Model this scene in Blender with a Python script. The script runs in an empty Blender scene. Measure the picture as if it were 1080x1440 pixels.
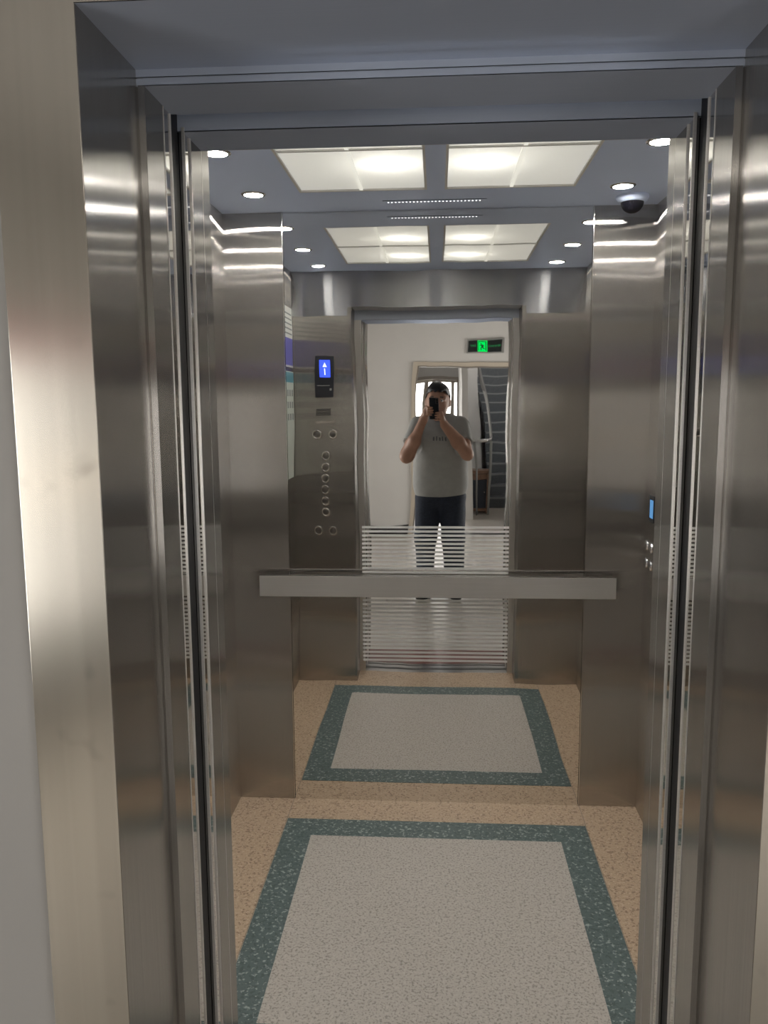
import bpy, bmesh, math, random
import numpy as np
from mathutils import Vector, Matrix

random.seed(7)
SC = bpy.context.scene
COL = SC.collection

# ------------------------------------------------------------------ materials
def new_mat(name):
    m = bpy.data.materials.new(name)
    m.use_nodes = True
    nt = m.node_tree
    nt.nodes.clear()
    out = nt.nodes.new('ShaderNodeOutputMaterial')
    return m, nt, out

def principled(name, col, rough=.5, metal=0., emit=None, estr=0., noise=0., nscale=8., bump=0., bscale=40., spec=.5):
    m, nt, out = new_mat(name)
    b = nt.nodes.new('ShaderNodeBsdfPrincipled')
    b.inputs['Base Color'].default_value = (*col, 1)
    b.inputs['Roughness'].default_value = rough
    b.inputs['Metallic'].default_value = metal
    b.inputs['Specular IOR Level'].default_value = spec
    if emit:
        b.inputs['Emission Color'].default_value = (*emit, 1)
        b.inputs['Emission Strength'].default_value = estr
    tc = None
    if noise or bump:
        tc = nt.nodes.new('ShaderNodeTexCoord')
    if noise:
        n = nt.nodes.new('ShaderNodeTexNoise'); n.inputs['Scale'].default_value = nscale; n.inputs['Detail'].default_value = 4
        nt.links.new(tc.outputs['Object'], n.inputs['Vector'])
        r = nt.nodes.new('ShaderNodeValToRGB')
        r.color_ramp.elements[0].position = .3; r.color_ramp.elements[1].position = .7
        r.color_ramp.elements[0].color = (*[c*(1-noise) for c in col], 1)
        r.color_ramp.elements[1].color = (*[min(1, c*(1+noise)) for c in col], 1)
        nt.links.new(n.outputs['Fac'], r.inputs['Fac'])
        nt.links.new(r.outputs['Color'], b.inputs['Base Color'])
    if bump:
        n2 = nt.nodes.new('ShaderNodeTexNoise'); n2.inputs['Scale'].default_value = bscale; n2.inputs['Detail'].default_value = 3
        nt.links.new(tc.outputs['Object'], n2.inputs['Vector'])
        bp = nt.nodes.new('ShaderNodeBump'); bp.inputs['Strength'].default_value = bump; bp.inputs['Distance'].default_value = .002
        nt.links.new(n2.outputs['Fac'], bp.inputs['Height'])
        nt.links.new(bp.outputs['Normal'], b.inputs['Normal'])
    nt.links.new(b.outputs[0], out.inputs[0])
    return m

def brushed(name, col, rough, aniso, tangent, diff=0.06, smudge=0., wave=0.0, stretch=(1, 1, 1)):
    """hairline steel: reflections smear across the grain and stay sharp along `tangent`"""
    m, nt, out = new_mat(name)
    g = nt.nodes.new('ShaderNodeBsdfAnisotropic'); g.distribution = 'GGX'
    g.inputs['Color'].default_value = (*col, 1)
    g.inputs['Roughness'].default_value = rough
    g.inputs['Anisotropy'].default_value = aniso
    t = nt.nodes.new('ShaderNodeCombineXYZ')
    for i in range(3): t.inputs[i].default_value = tangent[i]
    nt.links.new(t.outputs[0], g.inputs['Tangent'])
    tc = nt.nodes.new('ShaderNodeTexCoord')
    mp = nt.nodes.new('ShaderNodeMapping'); mp.inputs['Scale'].default_value = stretch
    nt.links.new(tc.outputs['Object'], mp.inputs['Vector'])
    n = nt.nodes.new('ShaderNodeTexNoise'); n.inputs['Scale'].default_value = 1.0; n.inputs['Detail'].default_value = 3
    nt.links.new(mp.outputs[0], n.inputs['Vector'])
    r = nt.nodes.new('ShaderNodeValToRGB')
    r.color_ramp.elements[0].position = .25; r.color_ramp.elements[1].position = .75
    r.color_ramp.elements[0].color = (*[c*.93 for c in col], 1)
    r.color_ramp.elements[1].color = (*[min(1, c*1.05) for c in col], 1)
    nt.links.new(n.outputs['Fac'], r.inputs['Fac'])
    csock = r.outputs['Color']
    if smudge:
        n3 = nt.nodes.new('ShaderNodeTexNoise'); n3.inputs['Scale'].default_value = 14; n3.inputs['Detail'].default_value = 2
        nt.links.new(tc.outputs['Object'], n3.inputs['Vector'])
        r3 = nt.nodes.new('ShaderNodeValToRGB')
        r3.color_ramp.elements[0].position = .66; r3.color_ramp.elements[0].color = (1, 1, 1, 1)
        r3.color_ramp.elements[1].position = .78; r3.color_ramp.elements[1].color = (1-smudge, 1-smudge, 1-smudge, 1)
        nt.links.new(n3.outputs['Fac'], r3.inputs['Fac'])
        mx = nt.nodes.new('ShaderNodeMix'); mx.data_type = 'RGBA'; mx.blend_type = 'MULTIPLY'; mx.inputs[0].default_value = 1
        nt.links.new(csock, mx.inputs[6]); nt.links.new(r3.outputs['Color'], mx.inputs[7])
        csock = mx.outputs[2]
    nt.links.new(csock, g.inputs['Color'])
    if wave:
        n2 = nt.nodes.new('ShaderNodeTexNoise'); n2.inputs['Scale'].default_value = 3.0; n2.inputs['Detail'].default_value = 1
        nt.links.new(tc.outputs['Object'], n2.inputs['Vector'])
        bp = nt.nodes.new('ShaderNodeBump'); bp.inputs['Strength'].default_value = 1.0; bp.inputs['Distance'].default_value = wave
        nt.links.new(n2.outputs['Fac'], bp.inputs['Height'])
        nt.links.new(bp.outputs['Normal'], g.inputs['Normal'])
    d = nt.nodes.new('ShaderNodeBsdfDiffuse'); d.inputs['Color'].default_value = (*col, 1)
    mix = nt.nodes.new('ShaderNodeMixShader'); mix.inputs[0].default_value = diff
    nt.links.new(g.outputs[0], mix.inputs[1]); nt.links.new(d.outputs[0], mix.inputs[2])
    nt.links.new(mix.outputs[0], out.inputs[0])
    return m

def polished(name, col, rough=.015, wave=0., ws=(2.2, 2.2, 1.2), flat=0.):
    m, nt, out = new_mat(name)
    b = nt.nodes.new('ShaderNodeBsdfPrincipled')
    b.inputs['Base Color'].default_value = (*col, 1)
    b.inputs['Metallic'].default_value = 1; b.inputs['Roughness'].default_value = rough
    if wave:
        tc = nt.nodes.new('ShaderNodeTexCoord')
        mp = nt.nodes.new('ShaderNodeMapping'); mp.inputs['Scale'].default_value = ws
        nt.links.new(tc.outputs['Object'], mp.inputs['Vector'])
        n2 = nt.nodes.new('ShaderNodeTexNoise'); n2.inputs['Scale'].default_value = 1.6; n2.inputs['Detail'].default_value = 1.5
        nt.links.new(mp.outputs[0], n2.inputs['Vector'])
        bp = nt.nodes.new('ShaderNodeBump'); bp.inputs['Strength'].default_value = 1.0; bp.inputs['Distance'].default_value = wave
        nt.links.new(n2.outputs['Fac'], bp.inputs['Height'])
        nt.links.new(bp.outputs['Normal'], b.inputs['Normal'])
    nt.links.new(b.outputs[0], out.inputs[0])
    return m

def speckle(name, base, dark, light, s_dark, s_light, cov_dark=.42, cov_light=.42, rough=.35, strd=1., strl=1.):
    """vinyl / terrazzo chips: base colour with dark and light flecks of real size"""
    m, nt, out = new_mat(name)
    tc = nt.nodes.new('ShaderNodeTexCoord')
    b = nt.nodes.new('ShaderNodeBsdfPrincipled'); b.inputs['Roughness'].default_value = rough
    b.inputs['Specular IOR Level'].default_value = .35
    def fleck(scale, lo, hi, seed):
        mp = nt.nodes.new('ShaderNodeMapping'); mp.inputs['Location'].default_value = (seed, seed*2.3, seed*.7)
        nt.links.new(tc.outputs['Object'], mp.inputs['Vector'])
        n = nt.nodes.new('ShaderNodeTexNoise'); n.inputs['Scale'].default_value = scale; n.inputs['Detail'].default_value = 2.5
        n.inputs['Roughness'].default_value = .6
        nt.links.new(mp.outputs[0], n.inputs['Vector'])
        r = nt.nodes.new('ShaderNodeValToRGB'); r.color_ramp.elements[0].position = lo; r.color_ramp.elements[1].position = hi
        nt.links.new(n.outputs['Fac'], r.inputs['Fac'])
        return r.outputs['Color']
    def mix(a, bcol, f, st):
        mx = nt.nodes.new('ShaderNodeMix'); mx.data_type = 'RGBA'
        ml = nt.nodes.new('ShaderNodeMath'); ml.operation = 'MULTIPLY'; ml.inputs[1].default_value = st
        nt.links.new(f, ml.inputs[0]); nt.links.new(ml.outputs[0], mx.inputs[0])
        if isinstance(a, tuple): mx.inputs[6].default_value = (*a, 1)
        else: nt.links.new(a, mx.inputs[6])
        mx.inputs[7].default_value = (*bcol, 1)
        return mx.outputs[2]
    c = mix(base, dark, fleck(s_dark, .5+(.5-cov_dark)*.3, .5+(.5-cov_dark)*.3+.09, 3.1), strd)
    c = mix(c, light, fleck(s_light, .5+(.5-cov_light)*.3, .5+(.5-cov_light)*.3+.08, 11.7), strl)
    nt.links.new(c, b.inputs['Base Color'])
    nt.links.new(b.outputs[0], out.inputs[0])
    return m

def emission(name, col, s):
    m, nt, out = new_mat(name)
    e = nt.nodes.new('ShaderNodeEmission'); e.inputs[0].default_value = (*col, 1); e.inputs[1].default_value = s
    nt.links.new(e.outputs[0], out.inputs[0])
    return m

def diffuser_mat(name, em):
    m, nt, out = new_mat(name)
    t = nt.nodes.new('ShaderNodeBsdfTranslucent'); t.inputs[0].default_value = (.92, .92, .9, 1)
    d = nt.nodes.new('ShaderNodeBsdfDiffuse'); d.inputs[0].default_value = (.85, .84, .8, 1)
    mx = nt.nodes.new('ShaderNodeMixShader'); mx.inputs[0].default_value = .35
    nt.links.new(t.outputs[0], mx.inputs[1]); nt.links.new(d.outputs[0], mx.inputs[2])
    e = nt.nodes.new('ShaderNodeEmission'); e.inputs[0].default_value = (1, .985, .95, 1); e.inputs[1].default_value = em
    ad = nt.nodes.new('ShaderNodeAddShader')
    nt.links.new(mx.outputs[0], ad.inputs[0]); nt.links.new(e.outputs[0], ad.inputs[1])
    nt.links.new(ad.outputs[0], out.inputs[0])
    return m

ST = (.565, .54, .51)
M = {}
M['steel_back'] = brushed('brushed_steel_back', ST, .21, .91, (0, 0, 1), .06, stretch=(500, 1, 2))
M['steel_transom'] = brushed('brushed_steel_transom', (.56, .57, .59), .22, .88, (1, 0, 0), .03, stretch=(2, 1, 500))
M['steel_side'] = brushed('brushed_steel_side', ST, .21, .91, (0, 0, 1), .06, stretch=(1, 500, 2))
M['steel_jamb'] = brushed('brushed_steel_jamb', (.50, .485, .465), .15, .74, (0, 0, 1), .05, smudge=.0, stretch=(300, 300, 2))
M['steel_face'] = brushed('brushed_steel_face', (.62, .58, .515), .22, .45, (0, 0, 1), .02, smudge=.20, stretch=(60, 60, .5))
M['steel_soffit'] = brushed('brushed_steel_soffit', (.36, .40, .485), .30, .8, (0, 1, 0), .70, stretch=(2, 300, 300))  # soffit steel, bluish flare haze mixed into the colour
M['steel_head'] = brushed('brushed_steel_head', (.50, .55, .65), .30, .8, (0, 0, 1), .50, stretch=(2, 300, 300))  # header steel, its blue partly flare haze put into the colour
M['ceiling_steel'] = brushed('dark_ceiling_steel', (.62, .71, .90), .18, .5, (0, 1, 0), .88, stretch=(2, 200, 2))  # ceiling steel brightened and blued, lens haze included in the colour
M['mirror'] = polished('mirror_steel', (.80, .79, .77), .012, .0013)
M['polish'] = polished('polished_steel', (.72, .70, .67), .03)
M['edge'] = polished('bright_edge_steel', (.85, .82, .77), .12)
M['reveal_top'] = brushed('reveal_top_steel', (.62, .62, .63), .30, .5, (0, 1, 0), .55)
M['etched'] = principled('etched_frost', (.62, .62, .60), .55, .0, spec=.6)
M['rail'] = brushed('rail_steel', (.68, .66, .635), .36, .6, (0, 0, 1), .30, stretch=(3, 1, 400))
M['rail_top'] = polished('rail_top_steel', (.45, .42, .40), .25)
M['rubber'] = principled('black_rubber', (.006, .0065, .009), .4, spec=.25)
M['black'] = principled('black_plastic', (.015, .016, .02), .3)
M['dark'] = principled('dark_shaft', (.01, .01, .012), .9)
M['chrome'] = polished('chrome', (.85, .85, .85), .06)
M['cap_steel'] = polished('button_cap_steel', (.22, .21, .20), .3)
M['alu'] = principled('sill_aluminium', (.55, .55, .55), .3, 1.)
M['tan'] = speckle('tan_vinyl', (.51, .385, .275), (.24, .16, .11), (.66, .54, .41), 115, 100, .38, .34, strd=.9, strl=.6)
M['mat_green'] = speckle('green_vinyl', (.112, .152, .152), (.06, .09, .09), (.44, .50, .48), 75, 80, .45, .27, strd=.7, strl=.7)
M['mat_grey'] = speckle('grey_vinyl', (.515, .48, .44), (.27, .245, .22), (.60, .565, .525), 135, 95, .44, .38, strd=.85, strl=.5)
M['wall'] = principled('white_wall_paint', (.60, .585, .56), .7, noise=.03, nscale=3, bump=.1, bscale=90)
M['wall_front_paint'] = principled('grey_white_wall_paint', (.30, .288, .272), .6, noise=.02, nscale=3, bump=.1, bscale=90)  # wall paint darkened in place of weaker light on the lift-side wall
M['guard'] = principled('cream_wall_guard', (.88, .72, .50), .4)
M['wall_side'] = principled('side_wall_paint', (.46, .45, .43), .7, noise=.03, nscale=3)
M['wall_dim'] = principled('grey_wall_paint', (.42, .41, .40), .75, noise=.03, nscale=3)  # greyer wall colour carries the dimness of the unlit hall
M['lobby_ceiling'] = principled('white_ceiling_paint', (.34, .335, .325), .8)  # white ceiling greyed in colour to dim its reflection in the steel
M['lobby_floor'] = principled('beige_floor_tile', (.42, .39, .35), .35, noise=.06, nscale=5)
M['threshold'] = principled('red_brown_granite', (.17, .06, .05), .3, noise=.3, nscale=120)
M['base'] = principled('dark_baseboard', (.03, .028, .028), .4)
M['frame_beige'] = principled('beige_frame_paint', (.50, .44, .36), .5)
M['frame_dark'] = principled('brown_frame_side', (.22, .19, .165), .5)
M['stair'] = speckle('dark_granite', (.075, .084, .095), (.05, .056, .064), (.13, .14, .15), 160, 140)
M['nosing'] = principled('grey_nosing', (.22, .23, .24), .5)
M['wood'] = principled('red_wood', (.20, .105, .06), .45, noise=.25, nscale=12)
M['navy_dark'] = principled('navy_panel', (.012, .018, .03), .4)
M['pvc'] = principled('white_window_frame', (.75, .75, .73), .4)
M['bronze'] = principled('bronze_window_frame', (.2, .15, .11), .4)
M['led'] = emission('led_board', (1, .97, .92), 9.0)
M['diff'] = diffuser_mat('frosted_diffuser', .10)
M['rib'] = diffuser_mat('acrylic_rib', .13)
M['white_box'] = principled('white_housing', (.85, .85, .83), .7)
M['divider'] = principled('divider_bar', (.62, .61, .58), .5)
M['downlight'] = emission('downlight_glow', (1, .965, .9), 225.0)
M['slot'] = emission('slot_light', (1, 1, 1), 1.6)
M['screen'] = emission('blue_screen', (.05, .10, .95), 1.5)
M['screen_soft'] = emission('pale_blue_screen', (.16, .40, .75), .55)
M['glyph'] = emission('white_glyph', (.8, .9, 1), 1.6)
M['sign_green'] = emission('sign_green', (.0, .75, .10), 1.1)
M['sign_text'] = emission('sign_text_green', (.05, .45, .15), .55)
M['sign_black'] = principled('sign_black', (.012, .016, .016), .3)
M['sign_frame'] = principled('sign_frame', (.30, .30, .29), .35, .3)
M['paper'] = principled('white_paper', (.62, .63, .60), .6)
M['paper_green'] = principled('pale_green_paper', (.50, .545, .50), .6)
M['purple'] = principled('purple_print', (.10, .10, .34), .5)
M['teal'] = principled('teal_print', (.10, .26, .32), .5)
M['ink'] = principled('grey_ink', (.2, .22, .22), .6)
M['banner'] = principled('red_banner_cloth', (.45, .07, .06), .7)
M['banner_text'] = principled('banner_yellow', (.75, .55, .12), .6)
M['skin'] = principled('skin', (.40, .225, .155), .5, noise=.08, nscale=18)
M['shirt'] = principled('grey_tee_cotton', (.35, .355, .345), .85, noise=.05, nscale=25, bump=.6, bscale=14)
M['shirt_print'] = principled('dark_shirt_print', (.13, .135, .15), .8)
M['jeans'] = principled('navy_denim', (.018, .026, .045), .8, noise=.25, nscale=60)
M['hair'] = principled('black_hair', (.008, .008, .011), .45, bump=.8, bscale=120)
M['shoe'] = principled('dark_shoe', (.03, .03, .035), .6)
M['sole'] = principled('white_sole', (.5, .5, .48), .6)
M['eye'] = principled('eye_white', (.7, .68, .65), .2)
M['iris'] = principled('dark_iris', (.02, .012, .01), .15)
M['lip'] = principled('lip', (.34, .15, .125), .5)
M['phone_back'] = principled('dark_phone_back', (.012, .016, .024), .18)
M['lens'] = principled('lens_glass', (.005, .005, .008), .05)

# ------------------------------------------------------------------ mesh helpers
def box(bm, x0, x1, y0, y1, z0, z1, mi=0, bevel=0., rot=None, piv=None):
    vs = [bm.verts.new((x, y, z)) for x in (x0, x1) for y in (y0, y1) for z in (z0, z1)]
    q = [(0, 1, 3, 2), (4, 6, 7, 5), (0, 4, 5, 1), (2, 3, 7, 6), (0, 2, 6, 4), (1, 5, 7, 3)]
    fs = [bm.faces.new([vs[i] for i in f]) for f in q]
    for f in fs: f.material_index = mi
    if bevel:
        es = list({e for f in fs for e in f.edges})
        r = bmesh.ops.bevel(bm, geom=es, offset=bevel, segments=2, profile=.7, affect='EDGES')
        for f in r['faces']: f.material_index = mi
    return vs

def cyl(bm, c, r, h, axis='Z', seg=32, mi=0, r2=None):
    """solid cylinder / cone from c along axis by h"""
    r2 = r if r2 is None else r2
    ax = {'X': (Vector((0, 1, 0)), Vector((0, 0, 1)), Vector((1, 0, 0))), 'Y': (Vector((0, 0, 1)), Vector((1, 0, 0)), Vector((0, 1, 0))), 'Z': (Vector((1, 0, 0)), Vector((0, 1, 0)), Vector((0, 0, 1)))}[axis]
    c = Vector(c)
    rings = []
    for (rr, hh) in ((r, 0), (r2, h)):
        rings.append([bm.verts.new(c + ax[0]*rr*math.cos(2*math.pi*i/seg) + ax[1]*rr*math.sin(2*math.pi*i/seg) + ax[2]*hh) for i in range(seg)])
    fs = [bm.faces.new((rings[0][i], rings[0][(i+1) % seg], rings[1][(i+1) % seg], rings[1][i])) for i in range(seg)]
    fs.append(bm.faces.new(rings[0][::-1])); fs.append(bm.faces.new(rings[1]))
    for f in fs: f.material_index = mi
    return fs

def lathe(bm, c, prof, axis='Z', seg=40, mi=0, flip=1):
    """revolve (r,h) profile about axis"""
    ax = {'X': (Vector((0, 1, 0)), Vector((0, 0, 1)), Vector((1, 0, 0))), 'Y': (Vector((0, 0, 1)), Vector((1, 0, 0)), Vector((0, 1, 0))), 'Z': (Vector((1, 0, 0)), Vector((0, 1, 0)), Vector((0, 0, 1)))}[axis]
    c = Vector(c); rings = []
    for (rr, hh) in prof:
        if rr < 1e-6: rings.append([bm.verts.new(c + ax[2]*hh*flip)])
        else: rings.append([bm.verts.new(c + ax[0]*rr*math.cos(2*math.pi*i/seg) + ax[1]*rr*math.sin(2*math.pi*i/seg) + ax[2]*hh*flip) for i in range(seg)])
    for a, b in zip(rings[:-1], rings[1:]):
        for i in range(seg):
            j = (i+1) % seg
            va = [a[0]] if len(a) == 1 else [a[i], a[j]]
            vb = [b[0]] if len(b) == 1 else [b[j], b[i]]
            if len(va)+len(vb) > 2:
                f = bm.faces.new(va+vb); f.material_index = mi; f.smooth = True

def tube(bm, pts, r, seg=12, mi=0):
    pts = [Vector(p) for p in pts]
    prev = None
    rings = []
    for i, p in enumerate(pts):
        d = (pts[min(i+1, len(pts)-1)] - pts[max(i-1, 0)]).normalized()
        u = d.cross(Vector((0, 0, 1)))
        if u.length < 1e-3: u = d.cross(Vector((0, 1, 0)))
        u.normalize(); w = d.cross(u)
        rings.append([bm.verts.new(p + u*r*math.cos(2*math.pi*k/seg) + w*r*math.sin(2*math.pi*k/seg)) for k in range(seg)])
    for a, b in zip(rings[:-1], rings[1:]):
        for k in range(seg):
            f = bm.faces.new((a[k], a[(k+1) % seg], b[(k+1) % seg], b[k])); f.smooth = True; f.material_index = mi
    bm.faces.new(rings[0][::-1]).material_index = mi; bm.faces.new(rings[-1]).material_index = mi

def wloc(o):
    v = Vector(o.location)
    while o.parent is not None:
        o = o.parent; v += Vector(o.location)
    return v

def obj(name, bm, mats, parent=None, smooth=False):
    """link a bmesh (world coordinates) as one object; geometry is stored relative to the parent"""
    bmesh.ops.recalc_face_normals(bm, faces=bm.faces)
    me = bpy.data.meshes.new(name)
    bm.to_mesh(me); bm.free()
    o = bpy.data.objects.new(name, me); COL.objects.link(o)
    for m in (mats if isinstance(mats, (list, tuple)) else [mats]): me.materials.append(M[m])
    if parent is not None:
        w = wloc(parent)
        me.transform(Matrix.Translation(-w))
        o.parent = parent
    if smooth:
        for p in me.polygons: p.use_smooth = True
    return o

def struct(name, bm, mats, parent=None):
    o = obj(name, bm, mats, parent)
    if parent is None: o['kind'] = 'structure'
    return o

def thing(name, label, cat, loc, group=None):
    o = bpy.data.objects.new(name, None); COL.objects.link(o)
    o.empty_display_size = .05
    o.location = loc; o['label'] = label; o['category'] = cat
    if group: o['group'] = group
    return o

def boxes(lst, bevel=0.):
    bm = bmesh.new()
    for b in lst: box(bm, *b[:6], mi=(b[6] if len(b) > 6 else 0), bevel=bevel)
    return bm

def text_bm(bm, s, size, place, depth=.0008, mi=0):
    """text outline turned into mesh; place(x, y, z) maps text plane to world"""
    cu = bpy.data.curves.new('tmp_text', 'FONT'); cu.body = s; cu.size = size
    cu.align_x = 'CENTER'; cu.align_y = 'CENTER'; cu.extrude = depth
    t = bpy.data.objects.new('tmp_text', cu); COL.objects.link(t)
    dg = bpy.context.evaluated_depsgraph_get()
    me = bpy.data.meshes.new_from_object(t.evaluated_get(dg))
    vs = [bm.verts.new(place(*v.co)) for v in me.vertices]
    for p in me.polygons:
        try:
            f = bm.faces.new([vs[i] for i in p.vertices]); f.material_index = mi
        except ValueError: pass
    bpy.data.objects.remove(t); bpy.data.curves.remove(cu); bpy.data.meshes.remove(me)

# ------------------------------------------------------------------ dimensions (metres), camera at y = 0 looking +y
CX, CZ = .0076, 1.645
HW, D, H = .811, 3.179, 2.350          # lift car half width, mirror plane, ceiling
MW = .580                              # mirror half width
YF = 1.738                             # inner face of the car's front return
JF, JB, JX, JZ = 1.055, 1.262, .441, 2.133    # landing jamb
SX, SZ = .429, 2.111                   # clear opening

# ------------------------------------------------------------------ camera
f_px, yaw, pitch, roll = 1147.0, .0661, .1365, -.0069
fw = Vector((-math.sin(yaw)*math.cos(pitch), math.cos(yaw)*math.cos(pitch), -math.sin(pitch)))
rt = Vector((math.cos(yaw), math.sin(yaw), 0)); up = rt.cross(fw)
rt2 = rt*math.cos(roll) + up*math.sin(roll); up2 = -rt*math.sin(roll) + up*math.cos(roll)
CAM_ROT = Matrix((rt2, up2, -fw)).transposed()
cd = bpy.data.cameras.new('camera'); cam = bpy.data.objects.new('camera', cd); COL.objects.link(cam)
cam.matrix_world = Matrix.Translation((CX, 0, CZ)) @ CAM_ROT.to_4x4()
cd.sensor_fit = 'VERTICAL'; cd.sensor_height = 36; cd.sensor_width = 27; cd.lens = 36*f_px/1440
cd.clip_start = .02; cd.clip_end = 100
SC.camera = cam

# ------------------------------------------------------------------ lift car shell
fl = struct('floor', boxes([(-.90, .90, 1.56, D+.06, -.06, 0)]), 'tan')
obj('border_inlay', boxes([(-.5826, .5826, 1.82, 1.942, -.004, .0012), (-.5826, .5826, 2.893, 3.015, -.004, .0012),
                           (-.5826, -.472, 1.942, 2.893, -.004, .0012), (.472, .5826, 1.942, 2.893, -.004, .0012)]), 'mat_green', fl)['label'] = 'dark green speckled border inlaid in the tan floor'
obj('centre_inlay', boxes([(-.472, .472, 1.942, 2.893, -.004, .0012)]), 'mat_grey', fl)['label'] = 'pale grey speckled centre of the floor'
obj('seam', boxes([(.5845, .5862, 1.56, D, -.004, .0006), (-.5862, -.5845, 1.56, D, -.004, .0006)]), 'frame_dark', fl)

struct('wall_left', boxes([(-HW-.05, -HW, YF, D+.06, 0, H)]), 'steel_side')
struct('wall_right', boxes([(HW, HW+.05, YF, D+.06, 0, H)]), 'steel_side')
wb = struct('wall_back', boxes([(-HW-.05, -MW-.002, D, D+.05, 0, H), (MW+.002, HW+.05, D, D+.05, 0, H), (-MW-.002, MW+.002, D+.02, D+.05, 0, H)]), 'steel_back')
obj('edge_trim', boxes([(-MW-.0045, -MW-.002, D-.0015, D+.01, 0, H), (MW+.002, MW+.0045, D-.0015, D+.01, 0, H)]), 'edge', wb)

# ceiling with two openings for the light panels
LX0, LX1, LY0, LY1 = .030, .466, 1.972, 2.892
cl = [(-HW-.05, HW+.05, LY1, D+.05, H, H+.02), (-HW-.05, HW+.05, YF-.05, LY0, H, H+.02),
      (-HW-.05, -LX1, LY0, LY1, H, H+.02), (LX1, HW+.05, LY0, LY1, H, H+.02), (-LX0, LX0, LY0, LY1, H, H+.02)]
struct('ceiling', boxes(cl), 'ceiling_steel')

# front return of the car (faces the mirror), opening reveal, header
RX, RZ = .466, 2.156
wf = struct('wall_front', boxes([(-HW-.05, -RX, YF-.05, YF, 0, 2.109), (RX, HW+.05, YF-.05, YF, 0, 2.109),
                            (-HW-.05, -RX-.01, YF-.05, YF-.004, 2.1, 2.12), (RX+.01, HW+.05, YF-.05, YF-.004, 2.1, 2.12)]), 'steel_back')
obj('transom', boxes([(-HW-.05, -RX, YF-.05, YF, 2.112, H), (RX, HW+.05, YF-.05, YF, 2.112, H), (-RX, RX, YF-.05, YF, RZ, H)]), 'steel_transom', wf)
obj('reveal', boxes([(-RX-.02, -RX+.0006, 1.562, YF+.0003, 0, RZ), (RX-.0006, RX+.02, 1.562, YF+.0003, 0, RZ)]), 'steel_jamb', wf)
obj('header_reveal', boxes([(-RX-.02, RX+.02, 1.56, YF+.0003, RZ-.0006, RZ-.0001)]), 'reveal_top', wf)

# ------------------------------------------------------------------ car doors, landing doors (open), posts, gaps
for s, n in ((-1, 1), (1, 2)):
    def sx(a, b): return (s*a, s*b) if s > 0 else (-b, -a)
    d1 = struct('door_%d' % n, boxes([(*sx(SX+.0015, .86), 1.345, 1.381, .004, SZ+.05)]), 'polish')
    obj('edge_strip', boxes([(*sx(SX-.0010, SX+.004), 1.3435, 1.3465, .004, SZ), (*sx(SX-.0008, SX+.004), 1.379, 1.3822, .004, SZ)], .0008), 'rail', d1)
    d2 = struct('door_%d' % (n+2), boxes([(*sx(SX+.0015, .86), 1.4525, 1.487, .004, SZ+.04)]), 'polish')
    obj('edge_strip', boxes([(*sx(SX-.0014, SX+.004), 1.4495, 1.4535, .004, SZ), (*sx(SX-.0012, SX+.004), 1.4855, 1.489, .004, SZ)], .0008), 'rail', d2)
    cpst = struct('trim_%d' % n, boxes([(*sx(SX+.001, .86), 1.489, 1.56, 0, 2.105)]), 'steel_jamb')                    # car post
    obj('back_strip', boxes([(*sx(SX+.001, RX), 1.5601, 1.5615, 0, 2.105)]), 'rail', cpst)  # paler plate added so the post's lit back edge reads bright
    struct('trim_%d' % (n+2), boxes([(*sx(SX+.010, SX+.04), 1.3825, 1.4495, 0, SZ+.05)]), 'rubber')           # black strip standing in for the dark open gap
    # landing jamb: ridged inner step, deep return, front face
    p = struct('trim_%d' % (n+4), boxes([(*sx(SX, SX+.0095), JB, 1.343, 0, SZ), (*sx(SX+.002, JX+.01), JB+.002, 1.343, 0, SZ+.01)], 0), 'steel_jamb')
    obj('ridge', boxes([(*sx(SX+.0125, JX+.02), JB, 1.343, 0, SZ+.02)], .0015), 'steel_face', p)
    j = struct('trim_%d' % (n+6), boxes([(*sx(JX, JX+.02), JF+.0012, JB, 0, JZ+.02)]), 'steel_jamb')
    obj('face', boxes([(*sx(JX+.0005, .553), JF, JF+.014, 0, JZ+.11)], .0006), 'steel_face', j)
# headers
struct('trim_9', boxes([(-JX-.02, JX+.02, JF+.0012, JB, JZ, JZ+.02)]), 'steel_soffit')
struct('trim_10', boxes([(-JX-.0005, JX+.0005, JF, JF+.014, JZ+.0005, JZ+.11)]), 'steel_face')
struct('trim_11', boxes([(-JX, JX, JB, 1.343, SZ, SZ+.009), (-JX, JX, JB, 1.343, SZ+.0115, SZ+.06), (-JX, JX, JB+.003, 1.343, SZ+.002, SZ+.03), (-.86, .86, 1.343, 1.385, SZ+.004, SZ+.08)]), 'steel_head')
struct('trim_12', boxes([(-.86, .86, 1.452, 1.56, 2.1050, 2.36)]), 'steel_head')
struct('trim_22', boxes([(-JX, JX, JB+.0005, 1.385, SZ-.001, SZ+.0004), (-.86, .86, 1.452, 1.5605, 2.1035, 2.1052)]), 'steel_soffit')
struct('trim_13', boxes([(-.86, .86, 1.385, 1.452, SZ+.02, SZ+.08)]), 'steel_soffit')
# sills
sl = struct('trim_14', boxes([(-.86, .86, 1.385, 1.41, -.06, 0), (-.86, .86, 1.43, 1.475, -.06, 0), (-.86, .86, 1.51, 1.56, -.06, 0), (-.86, .86, 1.385, 1.56, -.06, -.015)]), 'alu')
struct('trim_15', boxes([(-.60, .60, 1.09, 1.385, -.06, .001)]), 'threshold')

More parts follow.
